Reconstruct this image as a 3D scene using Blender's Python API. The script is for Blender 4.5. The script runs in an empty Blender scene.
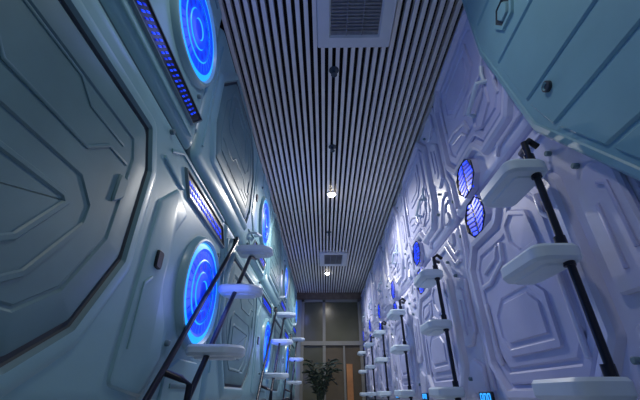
import bpy, bmesh, math, random
from mathutils import Vector, Matrix
random.seed(4)
C = 0.6            # camera height; all "rel" heights get +C
XL, XR = -0.63, 0.87
Y0, Y1 = -1.6, 7.7
H = 2.0
bpy.context.scene.view_settings.view_transform = 'Standard'

# ------------------------------------------------------------ materials
def mat(name, col, rough=0.5, metal=0.0, noise=0.0, nscale=6.0, bump=0.0, bscale=60, emis=None, es=0.0, coat=0.0):
    m = bpy.data.materials.new(name); m.use_nodes = True
    nt = m.node_tree; b = nt.nodes['Principled BSDF']
    b.inputs['Base Color'].default_value = (*col, 1)
    b.inputs['Roughness'].default_value = rough
    b.inputs['Metallic'].default_value = metal
    if coat: b.inputs['Coat Weight'].default_value = coat; b.inputs['Coat Roughness'].default_value = .2
    tc = nt.nodes.new('ShaderNodeTexCoord')
    if noise > 0:
        n = nt.nodes.new('ShaderNodeTexNoise'); n.inputs['Scale'].default_value = nscale; n.inputs['Detail'].default_value = 5
        r = nt.nodes.new('ShaderNodeValToRGB')
        r.color_ramp.elements[0].color = (*[c*(1-noise) for c in col], 1)
        r.color_ramp.elements[1].color = (*[min(1, c*(1+noise*.6)) for c in col], 1)
        r.color_ramp.elements[0].position = .3; r.color_ramp.elements[1].position = .7
        nt.links.new(tc.outputs['Object'], n.inputs['Vector']); nt.links.new(n.outputs['Fac'], r.inputs['Fac'])
        nt.links.new(r.outputs['Color'], b.inputs['Base Color'])
    if bump > 0:
        n2 = nt.nodes.new('ShaderNodeTexNoise'); n2.inputs['Scale'].default_value = bscale
        bp = nt.nodes.new('ShaderNodeBump'); bp.inputs['Strength'].default_value = bump; bp.inputs['Distance'].default_value = .01
        nt.links.new(tc.outputs['Object'], n2.inputs['Vector']); nt.links.new(n2.outputs['Fac'], bp.inputs['Height'])
        nt.links.new(bp.outputs['Normal'], b.inputs['Normal'])
    if emis:
        b.inputs['Emission Color'].default_value = (*emis, 1); b.inputs['Emission Strength'].default_value = es
    return m
M = dict(
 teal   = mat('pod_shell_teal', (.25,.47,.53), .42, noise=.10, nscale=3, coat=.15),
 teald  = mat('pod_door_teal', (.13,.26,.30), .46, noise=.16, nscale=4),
 lav    = mat('pod_shell_lavender_lit', (.62,.65,.86), .36, noise=.08, nscale=3, coat=.3),  # lavender shell, with tint of the blue-purple light put into the colour
 lavd   = mat('pod_door_lavender_lit', (.52,.55,.80), .42, noise=.10, nscale=4),  # door colour also holds the purple light tint
 panel  = mat('panel_teal_lit', (.20,.42,.50), .42, noise=.10, nscale=4, coat=.1),  # teal stands in for the different light on this panel
 gap    = mat('seam_dark', (.03,.05,.07), .6, noise=.1),
 seam   = mat('seam_slate', (.13,.22,.27), .6, noise=.1),  # muted slate for pod seams, bolts and light-bar rims
 black  = mat('black_plastic', (.008,.009,.014), .3, noise=.1),
 pole   = mat('dark_pole', (.015,.017,.03), .3, metal=.3, noise=.1),
 tread  = mat('tread_plastic', (.62,.76,.88), .45, noise=.06),
 glowb  = mat('glow_bright', (.0,.02,.2), .4, noise=.01, emis=(.01,.30,1.0), es=1.6),
 glow   = mat('glow_blue', (.0,.01,.2), .4, noise=.01, emis=(.003,.05,1.0), es=1.2),
 glowd  = mat('glow_deep', (.0,.01,.15), .4, noise=.01, emis=(.003,.025,.75), es=.8),
 cyan   = mat('glow_cyan', (.02,.1,.4), .4, noise=.01, emis=(.03,.35,1.0), es=1.5),
 slat   = mat('slat_aluminium', (.80,.77,.73), .5, noise=.05, nscale=5),
 void   = mat('ceiling_void', (.008,.008,.008), .9, noise=.2),
 vent   = mat('vent_white', (.62,.64,.66), .5, noise=.04),
 ventd  = mat('vent_filter', (.22,.23,.25), .7, noise=.3, nscale=30),
 lamp   = mat('lamp_emitter', (1,1,1), .5, noise=.01, emis=(1,.90,.75), es=45),
 chrome = mat('lamp_trim', (.5,.5,.5), .3, metal=.8, noise=.05),
 floor  = mat('floor_tile', (.62,.61,.60), .35, noise=.10, nscale=4, bump=.05),
 frame  = mat('window_frame', (.22,.22,.20), .5, noise=.08),
 glass  = mat('window_pane_olive', (.10,.10,.065), .2, noise=.3, nscale=1.3),
 glass2 = mat('window_pane_tan', (.12,.095,.06), .25, noise=.35, nscale=1.5),
 beam   = mat('beam_brown', (.16,.12,.09), .5, noise=.3, nscale=12),
 wood   = mat('wood_orange', (.5,.22,.08), .5, noise=.2, nscale=8),
 leaf   = mat('leaf', (.010,.028,.016), .5, noise=.3),
 pot    = mat('pot', (.2,.2,.2), .5, noise=.2),
 soil   = mat('soil', (.04,.03,.02), .9, noise=.3),
 wall   = mat('wall_paint', (.25,.30,.36), .6, noise=.08),
)

# ------------------------------------------------------------ mesh builder
def ccw(p):
    a = sum(p[i][0]*p[(i+1)%len(p)][1]-p[(i+1)%len(p)][0]*p[i][1] for i in range(len(p)))
    return p if a > 0 else p[::-1]
def offs(p, d):
    n = len(p); out = []
    for i in range(n):
        a = Vector(p[i-1]); b = Vector(p[i]); c = Vector(p[(i+1)%n])
        e1 = (b-a).normalized(); e2 = (c-b).normalized()
        n1 = Vector((-e1.y, e1.x)); n2 = Vector((-e2.y, e2.x))
        k = n1+n2; den = 1+n1.dot(n2)
        if den < .15: den = .15
        out.append(tuple(b + k*(d/den)))
    return out
def fillet(p, r, d=0, seg=3):
    n = len(p); out = []
    for i in range(n):
        a = Vector(p[i-1]); b = Vector(p[i]); c = Vector(p[(i+1)%n])
        v1 = a-b; v2 = c-b; l1, l2 = v1.length, v2.length
        if l1 < 1e-6 or l2 < 1e-6:
            out += [tuple(b)]*(seg+1); continue
        v1 /= l1; v2 /= l2
        cr = ((b-a).x*(c-b).y-(b-a).y*(c-b).x)
        rr = max(.002, r-d) if cr > 0 else max(.002, r+d)
        ang = math.acos(max(-1, min(1, v1.dot(v2))))
        t = min(rr/max(.05, math.tan(ang/2)), .45*l1, .45*l2)
        p0 = b+v1*t; p1 = b+v2*t
        for k in range(seg+1):
            s = k/seg
            out.append(tuple(p0*(1-s)**2 + b*2*s*(1-s) + p1*s*s))
    return out
class B:
    def __init__(s, f): s.bm = bmesh.new(); s.f = f; s.ms = []
    def mi(s, m):
        if m not in s.ms: s.ms.append(m)
        return s.ms.index(m)
    def loops(s, L, mats, cap=True, closed=True, capm=None, base=False):
        V = [[s.bm.verts.new(s.f(*q)) for q in l] for l in L]
        for j in range(len(V)-1):
            m = s.mi(mats[j] if isinstance(mats, (list, tuple)) else mats)
            n = len(V[j])
            for i in range(n if closed else n-1):
                try:
                    f = s.bm.faces.new((V[j][i], V[j][(i+1)%n], V[j+1][(i+1)%n], V[j+1][i])); f.material_index = m
                except ValueError: pass
        if cap:
            f = s.bm.faces.new(V[-1]); f.material_index = s.mi(capm or (mats[-1] if isinstance(mats, (list, tuple)) else mats))
        if base:
            f = s.bm.faces.new(V[0][::-1]); f.material_index = s.mi(mats[0] if isinstance(mats, (list, tuple)) else mats)
    def loft(s, poly, prof, mats, r=.03, seg=3, cap=True, capm=None, base=False):
        poly = ccw(poly); L = []
        for d, h in prof:
            q = fillet(offs(poly, d), r, d, seg) if seg else offs(poly, d)
            L.append([(x, y, h) for x, y in q])
        s.loops(L, mats, cap, True, capm, base)
    def plate(s, poly, h0, h1, bev, m, r=.02, seg=2):
        s.loft(poly, [(0, h0), (0, h1-bev), (bev, h1)], m, r, seg)
    def strip(s, pts, w, h0, h1, m, bev=None):
        n = len(pts); lft = []; rgt = []
        for i in range(n):
            b = Vector(pts[i])
            e1 = (b-Vector(pts[i-1])).normalized() if i > 0 else None
            e2 = (Vector(pts[i+1])-b).normalized() if i < n-1 else None
            e1 = e1 or e2; e2 = e2 or e1
            n1 = Vector((-e1.y, e1.x)); n2 = Vector((-e2.y, e2.x)); k = (n1+n2)/(1+n1.dot(n2))
            lft.append(tuple(b+k*w/2)); rgt.append(tuple(b-k*w/2))
        bev = bev or w*.3
        s.loft(lft+rgt[::-1], [(0, h0), (0, h1-bev*.5), (bev, h1)], m, 0, 0)
    def ann(s, cx, cy, r0, r1, h0, h1, m, n=48, a0=0, a1=2*math.pi):
        full = abs(a1-a0-2*math.pi) < 1e-6
        k = n if full else n+1
        A = [a0+(a1-a0)*i/n for i in range(k)]
        s.loops([[(cx+r*math.cos(a), cy+r*math.sin(a), h) for a in A] for r, h in ((r1, h1), (r0, h0))], m, cap=False, closed=full)
    def disc(s, cx, cy, prof, mats, n=48, capm=None, cap=True):
        s.loops([[(cx+r*math.cos(2*math.pi*i/n), cy+r*math.sin(2*math.pi*i/n), h) for i in range(n)] for r, h in prof], mats, cap, True, capm)
    def box(s, a, b, m):
        s.loft([(a[0], a[1]), (b[0], a[1]), (b[0], b[1]), (a[0], b[1])], [(0, a[2]), (0, b[2])], m, 0, 0, base=True)
    def tube(s, pts, r, m, n=10, cap=True):
        pts = [Vector(p) for p in pts]; L = []
        for i, p in enumerate(pts):
            t = (pts[min(i+1, len(pts)-1)]-pts[max(i-1, 0)]).normalized()
            up = Vector((0, 0, 1)) if abs(t.z) < .9 else Vector((0, 1, 0))
            a = t.cross(up).normalized(); b = t.cross(a)
            L.append([tuple(p+a*r*math.cos(2*math.pi*k/n)+b*r*math.sin(2*math.pi*k/n)) for k in range(n)])
        s.loops(L, m, cap, True, base=cap)
    def mesh(s, name, ang=32):
        bmesh.ops.recalc_face_normals(s.bm, faces=s.bm.faces)
        me = bpy.data.meshes.new(name); s.bm.to_mesh(me); s.bm.free()
        for m in s.ms: me.materials.append(M[m])
        me.shade_smooth(); me.set_sharp_from_angle(angle=math.radians(ang))
        return me
def obj(name, me, loc=(0, 0, 0), parent=None):
    o = bpy.data.objects.new(name, me); bpy.context.collection.objects.link(o)
    o.location = loc
    if parent: o.parent = parent
    return o
ID = lambda x, y, z: (x, y, z)

# ------------------------------------------------------------ left pods
def left_map(flip):
    return (lambda u, w, n: (n, u, (1.92-w) if flip else w))
def left_pod(flip):
    b = B(left_map(flip)); P = 2.08
    b.loft([(0.003, -.06), (P-.003, -.06), (P-.003, .955), (0.003, .955)],
           [(0, -.35), (0, -.02), (.006, .0), (.02, .018), (.045, .028), (.07, .03)],
           ['teal', 'seam', 'teal', 'teal', 'teal'], r=.06, seg=5, base=True)
    door = [(.14, .30), (.14, .62), (.22, .80), (1.06, .80), (1.13, .66), (1.13, .34), (1.01, .13), (.86, .03), (.36, .03)]
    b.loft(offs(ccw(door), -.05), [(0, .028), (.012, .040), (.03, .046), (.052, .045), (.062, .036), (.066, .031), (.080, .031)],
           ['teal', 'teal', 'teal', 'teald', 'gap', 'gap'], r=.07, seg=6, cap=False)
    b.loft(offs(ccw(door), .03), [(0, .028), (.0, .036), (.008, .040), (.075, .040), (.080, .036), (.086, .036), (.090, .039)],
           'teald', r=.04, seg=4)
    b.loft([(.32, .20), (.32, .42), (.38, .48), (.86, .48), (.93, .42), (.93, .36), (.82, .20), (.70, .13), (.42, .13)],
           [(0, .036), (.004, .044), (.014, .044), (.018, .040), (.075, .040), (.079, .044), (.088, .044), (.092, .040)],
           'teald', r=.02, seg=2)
    b.strip([(.30, .60), (.52, .60), (.58, .54), (.84, .54), (.91, .60), (1.0, .60)], .010, .037, .043, 'teald')
    b.strip([(.32, .68), (.74, .68), (.80, .64), (.96, .64)], .008, .037, .042, 'teald')
    b.plate([(.985, .46), (1.03, .50), (1.03, .56), (.985, .56)], .037, .046, .005, 'teald', r=.008)
    b.loft([(1.22, .02), (1.44, -.01), (1.52, .10), (1.50, .22), (1.42, .34), (1.42, .56), (1.50, .68), (1.36, .74), (1.24, .62)],
           [(0, .028), (.008, .037), (.02, .040)], 'teal', r=.03, seg=3)
    b.plate([(1.30, .385), (1.345, .385), (1.345, .45), (1.30, .45)], .039, .050, .004, 'black', r=.012)
    b.strip([(1.27, .12), (1.27, .32), (1.31, .35)], .010, .038, .045, 'teal')
    b.strip([(1.24, .84), (1.34, .90), (2.0, .90)], .016, .028, .038, 'teal')
    b.strip([(1.20, .78), (1.36, .76), (1.40, .76)], .014, .028, .040, 'teal')
    b.plate([(1.58, -.03), (2.02, -.03), (2.02, .10), (1.92, .13), (1.70, .13), (1.58, .08)], .028, .038, .006, 'teal')
    b.strip([(1.64, .03), (1.94, .03)], .016, .036, .044, 'teald')
    b.strip([(.06, .10), (.06, .85)], .016, .028, .038, 'teal')
    for q in ((1.20, .90), (1.98, .68), (1.55, .17)):
        b.disc(q[0], q[1], [(.011, .028), (.011, .042), (.008, .045)], 'seam', 12)
    return b.mesh('sleeping_pod_upper' if flip else 'sleeping_pod_lower')
def left_ring(flip):
    b = B(left_map(flip)); c = (1.80, .43)
    b.disc(*c, [(.268, .026), (.260, .046), (.250, .056), (.240, .058), (.234, .050), (.230, .044)], 'teal', 64, cap=False)
    b.ann(*c, .202, .230, .050, .044, 'glowb', 64)
    b.ann(*c, .190, .202, .046, .050, 'glow', 64)
    for k in range(28):
        a = 2*math.pi*k/28
        b.ann(*c, .150, .190, .050, .046, 'glow', 3, a, a+2*math.pi/28*.80)
        b.ann(*c, .150, .190, .046, .044, 'glowd', 2, a+2*math.pi/28*.80, a+2*math.pi/28)
    b.ann(*c, .144, .150, .053, .050, 'glowb', 64)
    b.disc(*c, [(.144, .046), (.092, .046)], 'glow', 48, cap=False)
    for k in range(12):
        a = 2*math.pi*k/12
        b.ann(*c, .102, .132, .049, .049, 'glowd', 2, a, a+2*math.pi/12*.6)
    b.ann(*c, .087, .092, .050, .046, 'glowb', 48)
    b.disc(*c, [(.087, .05), (.07, .054), (.05, .054), (.045, .050)], ['glow', 'glow', 'glowb'], 32, capm='glowd')
    return b.mesh('ring_light')
def left_bar(flip):
    b = B(left_map(flip)); z = .805
    pl = [(1.41, z+.035), (1.47, z-.035), (2.03, z-.035), (1.97, z+.035)]
    b.loft(offs(ccw(pl), -.022), [(0, .028), (.006, .042), (.012, .042), (.016, .036)], ['seam', 'seam', 'black'], r=.012, seg=2, capm='black')
    for k in range(20):
        u = 1.455+.0265*k
        for r_ in range(2):
            zz = z-.024+.028*r_; s_ = -.012*r_*1.7
            b.plate([(u+s_+.016, zz), (u+s_+.026, zz), (u+s_+.012, zz+.016), (u+s_+.002, zz+.016)], .035, .039, .001, 'glow' if (k+r_) % 3 else 'glowd', seg=0)
    return b.mesh('light_bar')
LM = {f: (left_pod(f), left_ring(f), left_bar(f)) for f in (False, True)}
hb = B(ID)
hb.tube([(0, 0, 0), (.03, 0, .002), (.055, .01, .004), (.055, .10, .03), (.055, .19, .06), (.03, .2, .062), (0, .2, .062)], .011, 'tread')
hmesh = hb.mesh('handle')
for k in range(-1, 4):
    for flip in (False, True):
        y = -.17+2.08*k - (.64 if flip else 0)
        if y > 7.7: continue
        me, ri, ba = LM[flip]
        p = obj('sleeping_pod', me, (XL, y, C))
        obj('ring_light', ri, parent=p); obj('light_bar', ba, parent=p)
        if flip:
            obj('grab_handle', hmesh, (.028, 1.10+.14, 1.13), p)
b = B(ID); b.box((XL-.35, Y0, 0), (XL-.02, Y1, C-.06), 'wall'); obj('plinth_left', b.mesh('plinth'))
b = B(ID); b.box((XR+.02, Y0, 0), (XR+.35, Y1, C-.06), 'wall'); obj('plinth_right', b.mesh('plinth'))

# ------------------------------------------------------------ right pods
PR = 1.2
def right_pod(flip):
    b = B(lambda u, w, n: (-n, u, (1.92-w) if flip else w))
    b.loft([(0.003, -.06), (PR-.003, -.06), (PR-.003, .955), (.003, .955)],
           [(0, -.35), (0, -.02), (.006, .0), (.016, .016), (.035, .025), (.05, .027)],
           ['lav', 'lavd', 'lav', 'lav', 'lav'], r=.05, seg=4, base=True)
    door = [(.30, .16), (.30, .66), (.40, .80), (.62, .80), (.70, .70), (.98, .70), (1.07, .60), (1.07, .14), (.97, .02), (.42, .02)]
    b.loft(offs(ccw(door), -.055), [(0, .025), (.01, .05), (.026, .060), (.05, .058), (.060, .034), (.072, .03)],
           ['lav', 'lav', 'lav', 'lav', 'lavd'], r=.05, seg=5, cap=False)
    b.loft(offs(ccw(door), .02), [(0, .025), (0, .038), (.008, .044), (.04, .044), (.048, .036), (.06, .036), (.068, .044)],
           'lavd', r=.03, seg=3)
    b.loft([(.50, .14), (.88, .14), (.94, .22), (.94, .34), (.84, .42), (.60, .42), (.50, .34)],
           [(0, .04), (.006, .054), (.03, .054), (.036, .048), (.055, .048), (.061, .056)], 'lavd', r=.02, seg=2)
    b.loft([(.44, .50), (.58, .50), (.66, .58), (.66, .68), (.58, .72), (.46, .66)],
           [(0, .04), (.006, .054), (.022, .054), (.028, .046)], 'lavd', r=.012, seg=2)
    b.strip([(.72, .62), (.74, .54), (.90, .48), (.99, .48)], .024, .042, .056, 'lav')
    b.strip([(.76, .62), (.80, .57), (.94, .54)], .014, .042, .054, 'lav')
    b.strip([(.40, .10), (.40, .40), (.46, .46), (.62, .46), (.68, .50), (.72, .50)], .022, .042, .056, 'lav')
    b.strip([(.34, .56), (.38, .60), (.38, .68)], .018, .042, .054, 'lav')
    b.strip([(.98, .12), (1.0, .20), (1.0, .40)], .02, .042, .056, 'lav')
    b.plate([(.03, .30), (.10, .24), (.20, .24), (.20, .56), (.12, .64), (.03, .60)], .025, .045, .008, 'lav')
    b.strip([(.07, .34), (.07, .54), (.10, .56)], .014, .043, .053, 'lavd')
    b.strip([(.13, .30), (.13, .50)], .014, .043, .053, 'lavd')
    b.plate([(.03, .0), (.20, -.0), (.20, .16), (.13, .18), (.03, .14)], .025, .043, .008, 'lav')
    b.strip([(.04, .72), (.12, .72), (.24, .88), (.52, .88), (.56, .92)], .022, .025, .043, 'lav')
    b.strip([(.04, .78), (.10, .78), (.18, .90)], .016, .025, .040, 'lav')
    b.plate([(.08, .84), (.12, .84), (.16, .92), (.06, .92)], .025, .04, .006, 'lav')
    b.strip([(1.155, .02), (1.155, .64), (1.12, .72), (1.12, .90)], .026, .025, .046, 'lav')
    for q in ((.24, .08), (.25, .78), (1.15, .84), (.16, .66)):
        b.disc(q[0], q[1], [(.010, .025), (.010, .044), (.007, .046)], 'seam', 12)
    return b.mesh('sleeping_pod_end_entry')
def right_emblem(flip):
    b = B(lambda u, w, n: (-n, u, (1.92-w) if flip else w)); c = (.88, .835)
    def hexa(r, a0=0, n=6): return [(c[0]+r*math.cos(a0+2*math.pi*i/n), c[1]+r*math.sin(a0+2*math.pi*i/n)*.85) for i in range(n)]
    b.loft(hexa(.136, n=8, a0=.39), [(0, .025), (.004, .056), (.009, .061), (.013, .052)], ['lavd', 'black', 'black'], r=.01, seg=2, capm='black')
    for k in range(-3, 4):
        hw = .104-abs(k)*.012
        for sg in (-1, 1):
            x0, x1 = .010*sg, hw*sg; y = c[1]+k*.027-.006; dy = .016
            b.plate([(c[0]+x0, y-.009), (c[0]+x1, y-.009+dy), (c[0]+x1, y+.009+dy), (c[0]+x0, y+.009)], .051, .056, .001, 'glow' if (k+sg) % 3 else 'glowd', seg=0)
    return b.mesh('emblem_light')
def number_sign():
    b = B(lambda u, w, n: (-n, u, w))
    b.plate([(0, 0), (.16, 0), (.16, .05), (0, .05)], .0, .012, .003, 'black', r=.008)
    for k, x in enumerate((.02, .065, .11)):
        b.strip([(x, .012), (x, .04)], .007, .011, .015, 'cyan'); b.strip([(x, .04), (x+.026, .04)], .007, .011, .015, 'cyan')
        b.strip([(x+.026, .04), (x+.026, .012)], .007, .011, .015, 'cyan')
        if k != 1: b.strip([(x, .012), (x+.026, .012)], .007, .011, .015, 'cyan')
    return b.mesh('number_sign')
RM = {f: (right_pod(f), right_emblem(f)) for f in (False, True)}
nm = number_sign()
hb = B(ID)
hb.tube([(0, 0, 0), (-.03, 0, 0), (-.06, .01, .0), (-.06, .09, -.03), (-.06, .17, -.06), (-.03, .18, -.062), (0, .18, -.062)], .012, 'tread')
hb.tube([(-.03, 0, 0), (-.035, -.01, .05), (-.03, -.02, .09)], .010, 'tread')
hr = hb.mesh('handle_r')
R0 = .78
for k in range(-2, 6):
    for flip in (False, True):
        me, em = RM[flip]
        p = obj('sleeping_pod', me, (XR, R0+PR*k, C))
        if k >= 0:
            obj('emblem_light', em, parent=p)
        if flip and k >= 0:
            obj('grab_handle', hr, (-.026, .44, 1.38), p)
        if not flip:
            obj('number_sign', nm, (-.058, 1.12, -.035), p)

# near planked panel on the right; teal cast of its lighting put into the colour
b = B(lambda u, w, n: (-n, u, w))
pp = [(-1.2, 1.985), (1.15, 1.985), (1.16, 1.50), (1.01, .87), (.72, .44), (.50, .12), (-1.2, .12)]
b.loft(pp, [(0, .0), (0, .066), (.01, .076), (.03, .08), (.036, .076), (.045, .076)], 'panel', r=.03, seg=3)
def bandx(w):
    pts = [(.12, .50), (.44, .72), (.87, 1.01), (1.50, 1.16), (1.985, 1.15)]
    for (w0, x0), (w1, x1) in zip(pts, pts[1:]):
        if w <= w1: return x0+(x1-x0)*(w-w0)/(w1-w0)
    return 1.15
for w0, w1 in ((.18, .42), (.435, .59), (.605, .79), (.805, .975), (.99, 1.28), (1.295, 1.62), (1.635, 1.93)):
    xa = bandx(w0)-.065; xb = bandx(w1)-.065
    b.plate([(-1.15, w0), (xa, w0), (xb, w1), (-1.15, w1)], .072, .084, .007, 'panel', r=.012)
b.disc(.85, .935, [(.020, .08), (.020, .096), (.014, .098), (.011, .092)], ['gap', 'gap', 'panel'], 18, capm='gap')
def hx(c, r): return [(c[0]+r*math.cos(math.pi/3*i), c[1]+r*math.sin(math.pi/3*i)) for i in range(6)]
b.loft(hx((.89, 1.44), .085), [(0, .08), (.004, .096), (.02, .096), (.024, .088), (.036, .088), (.040, .098)], ['panel', 'panel', 'gap', 'gap', 'panel'], r=.008, seg=2)
obj('planked_wall_panel', b.mesh('planked_wall_panel'), (XR, 0, C))

# ------------------------------------------------------------ ladders
def tread_loft(b, poly, z, m='tread', t=.045):
    b.loft(poly, [(.03, z-t), (.008, z-t+.004), (0, z-t+.014), (0, z-.01), (.008, z)], m, r=.045, seg=5, base=True)
    b.loft(offs(ccw(poly), .032), [(0, z-t+.001), (.004, z-t-.006), (.012, z-t-.006)], 'tread', r=.02, seg=3)
b = B(ID)
b.tube([(.06, .02, .80), (.03, .015, .825), (0, .0, .80), (0, 0, .74), (0, -.005, .3), (0, -.01, -C+.0)], .0115, 'pole', 12)
b.tube([(.06, .09, .80), (.02, .06, .80), (0, .0, .78)], .012, 'pole', 10)
for z in (.715, .40, .04, -.28):
    tread_loft(b, [(-.105, -.03), (.045, -.03), (.045, .25), (-.075, .25), (-.105, .2)], z, t=.055)
    b.tube([(0, 0, z-.065), (0, 0, z+.03)], .017, 'pole', 12)
rl = b.mesh('ladder_r')
for k in range(6):
    obj('pod_ladder', rl, (.735, .995+1.2*k, C))
b = B(ID)
top = Vector((0, 2.06, .87)); bot = Vector((0, .98, -.30))
dirv = (bot-top)
def rail(x, y0=0, end=1.0):
    return [tuple(Vector((x, y0, 0))+top+dirv*s) for s in (0, .25, .5, .75, end)]
b.tube([(-.03, 2.10, .86), (-.035, 2.11, .90), (-.01, 2.08, .90)]+rail(0), .0115, 'pole', 12)
b.tube([(.10, 2.2, .80)]+[tuple(Vector((.09, .09, -.03))+top+dirv*s) for s in (.06, .4, .7, .78)]+[(.06, 1.26, -.04), (.0, 1.22, -.05)], .0115, 'pole', 12)
b.tube([(0, .98, -.30), (0, .95, -.5), (0, .95, -.6)], .0115, 'pole', 12)
b.tube([(.0, 1.33, .07), (.06, 1.35, .05), (.10, 1.33, .03), (.10, 1.31, -.6)], .0115, 'pole', 12)
for z, y in ((.845, 2.13), (.515, 1.87), (.18, 1.56), (-.15, 1.26)):
    tread_loft(b, [(-.005, y-.08), (.17, y-.08), (.225, y-.03), (.225, y+.05), (.17, y+.08), (-.005, y+.08)], z)
ll = b.mesh('ladder_l')
for k in range(3):
    obj('pod_ladder', ll, (XL+.065, 2.06*k, C))

# ------------------------------------------------------------ ceiling
b = B(ID); b.box((XL-.35, Y0, H+C+.06), (XR+.35, Y1+.2, H+C+.16), 'void'); obj('ceiling', b.mesh('ceiling'))
b = B(ID); pitch = .0505; n = int((XR-XL)/pitch)
for i in range(n+1):
    x = XL+.012+i*pitch
    b.box((x, Y0, H+C), (x+.025, Y1, H+C+.045), 'slat')
for y in (0, 1.9, 3.9, 5.9): b.box((XL, y, H+C+.045), (XR, y+.03, H+C+.058), 'void')
obj('slatted_ceiling_panel', b.mesh('slats'))
def vent(x0, x1, y0, y1):
    b = B(lambda x, y, z: (x, y, H+C-z))
    b.loft([(x0, y0), (x1, y0), (x1, y1), (x0, y1)], [(0, -.03), (0, .014), (.006, .02), (.075, .02), (.085, .004)], 'vent', r=.012, seg=2, capm='ventd')
    m = .088
    for q in (.33, .66):
        b.strip([(x0+m+(x1-x0-2*m)*q, y0+m), (x0+m+(x1-x0-2*m)*q, y1-m)], .008, .004, .014, 'ventd')
    nn = int((y1-y0-2*m)/.022)
    for i in range(nn):
        y = y0+m+.022*(i+.5); b.box((x0+m, y-.004, .003), (x1-m, y+.004, .012), 'pot')
    return b.mesh('vent')
obj('air_conditioning_vent', vent(-.035, .435, .85, 1.46))
obj('air_conditioning_vent', vent(-.08, .385, 5.2, 5.84))
def sprink():
    b = B(lambda x, y, z: (x, y, -z))
    b.disc(0, 0, [(.035, 0), (.035, .006), (.02, .012), (.012, .014), (.012, .04), (.022, .045), (.022, .05)], 'gap', 20)
    return b.mesh('sprinkler')
sm = sprink()
for x, y in ((.078, 1.65), (.083, 2.51), (.07, 4.42)): obj('sprinkler_head', sm, (x, y, H+C))
def downl():
    b = B(lambda x, y, z: (x, y, -z))
    b.disc(0, 0, [(.060, 0), (.058, .008), (.05, .012), (.043, .010), (.036, .020), (.024, .028), (.01, .031)], ['chrome', 'chrome', 'chrome', 'lamp', 'lamp', 'lamp'], 28, capm='lamp')
    return b.mesh('downlight')
dm = downl()
def spot(e, size=165, col=(1, .97, .93)):
    l = bpy.data.lights.new('downlight_lamp', 'SPOT'); l.energy = e; l.spot_size = math.radians(size); l.spot_blend = .6
    l.shadow_soft_size = .06; l.color = col
    o = bpy.data.objects.new('downlight_lamp', l); bpy.context.collection.objects.link(o); return o
for x, y, e in ((.09, 3.37, 80), (.057, 6.29, 60), (.12, .45, 17)):
    d = obj('recessed_downlight', dm, (x, y, H+C))
    s = spot(e); s.parent = d; s.location = (0, 0, -.05)

# ------------------------------------------------------------ floor, end wall, window
b = B(ID); b.box((XL-.35, Y0, -.1), (XR+.35, Y1+.2, 0), 'floor'); obj('floor', b.mesh('floor'))
b = B(ID); b.box((XL-.45, Y0, -.1), (XL-.355, Y1+.2, H+C+.16), 'wall'); obj('wall_left', b.mesh('wl'))
b = B(ID); b.box((XR+.355, Y0, -.1), (XR+.45, Y1+.2, H+C+.16), 'wall'); obj('wall_right', b.mesh('wr'))
def bx(b, x0, x1, z0, z1, y0, y1, m): b.box((x0, z0, y0), (x1, z1, y1), m)
yb = Y1
b = B(lambda x, z, y: (x, y, z))
bx(b, XL-.3, XR+.3, 1.84+C, 2.05+C, yb, yb+.15, 'beam')
bx(b, XL-.3, -.5, 0, 1.84+C, yb, yb+.15, 'wall'); bx(b, .8, XR+.3, 0, 1.84+C, yb, yb+.15, 'wall')
obj('wall_end', b.mesh('wall_end'))
b = B(lambda x, z, y: (x, y, z))
for x in (-.5, -.04, .73): bx(b, x, x+.06, 0, 1.84+C, yb-.02, yb+.07, 'frame')
bx(b, -.5, .8, .90+C, .98+C, yb-.03, yb+.07, 'frame'); bx(b, -.5, .8, 1.79+C, 1.84+C, yb-.02, yb+.07, 'frame'); bx(b, -.5, .8, 0, .08, yb-.02, yb+.07, 'frame')
bx(b, .38, .42, 0, .92+C, yb-.01, yb+.07, 'frame')
bx(b, -.45, .75, .95+C, 1.8+C, yb+.03, yb+.04, 'glass')
bx(b, -.45, -.03, .05, .93+C, yb+.03, yb+.04, 'glass'); bx(b, 0, .75, .05, .93+C, yb+.03, yb+.04, 'glass2')
bx(b, .44, .56, .3, .55+C, yb+.0, yb+.03, 'wood')
obj('window_1', b.mesh('window_1'))

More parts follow.
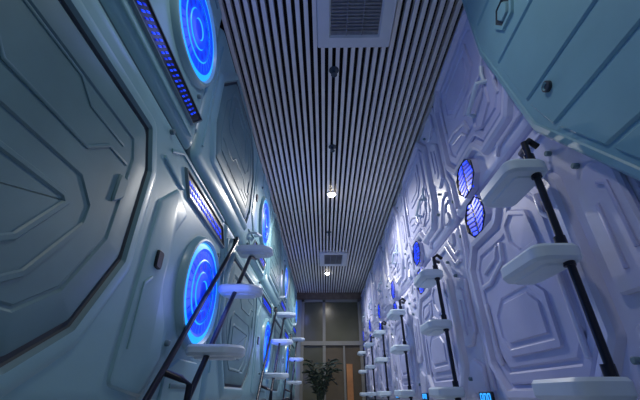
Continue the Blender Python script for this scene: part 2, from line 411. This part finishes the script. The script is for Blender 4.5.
# potted palm
b = B(ID)
b.disc(0, 0, [(.10, 0), (.13, .30), (.145, .31), (.145, .33), (.125, .33), (.12, .29)], 'pot', 28, capm='soil')
for k in range(22):
    a = k*2.4; rise = random.uniform(.60, .95); sp = random.uniform(.18, .33)
    pts = []
    for i in range(9):
        s = i/8; r = .02+sp*s**1.4; z = .28+rise*1.35*s-.38*s**3
        pts.append(Vector((r*math.cos(a), r*math.sin(a), z)))
    b.tube([tuple(p) for p in pts], .006, 'leaf', 5)
    for i in range(3, 9):
        for sd in (-1, 1):
            t = (pts[i]-pts[i-1]).normalized(); side = t.cross(Vector((0, 0, 1))).normalized()*sd
            p0 = pts[i]; tip = p0+side*.12*(1.15-abs(i-5)*.12)+t*.10-Vector((0, 0, .05)); mid = (p0+tip)/2+Vector((0, 0, .015))
            w = t*.020
            vs = [b.bm.verts.new(v) for v in (p0, mid+w, tip, mid-w)]
            f = b.bm.faces.new(vs); f.material_index = b.mi('leaf')
obj('potted_palm', b.mesh('potted_palm'), (-.08, 6.9, 0))

# ------------------------------------------------------------ blue ambience from the ring lights
for k in range(0, 4):
    for dy, z in ((1.63, .42), (1.0, 1.5)):
        if dy+2.08*k > 7.5: continue
        l = bpy.data.lights.new('ring_glow', 'POINT'); l.energy = 1.4; l.color = (.2, .27, 1); l.shadow_soft_size = .12
        o = bpy.data.objects.new('ring_glow_lamp', l); bpy.context.collection.objects.link(o); o.location = (XL+.16, dy+2.08*k, z+C)

# ------------------------------------------------------------ world, camera
w = bpy.data.worlds.new('world'); bpy.context.scene.world = w; w.use_nodes = True
w.node_tree.nodes['Background'].inputs['Color'].default_value = (.78, .88, 1, 1)
w.node_tree.nodes['Background'].inputs['Strength'].default_value = .20
cam = bpy.data.cameras.new('camera'); co = bpy.data.objects.new('camera', cam); bpy.context.collection.objects.link(co)
cam.lens = 342/640*36; cam.sensor_width = 36; cam.clip_start = .01
co.location = (0, 0, C); co.rotation_euler = (math.radians(90+29.7), 0, .0127)
bpy.context.scene.camera = co
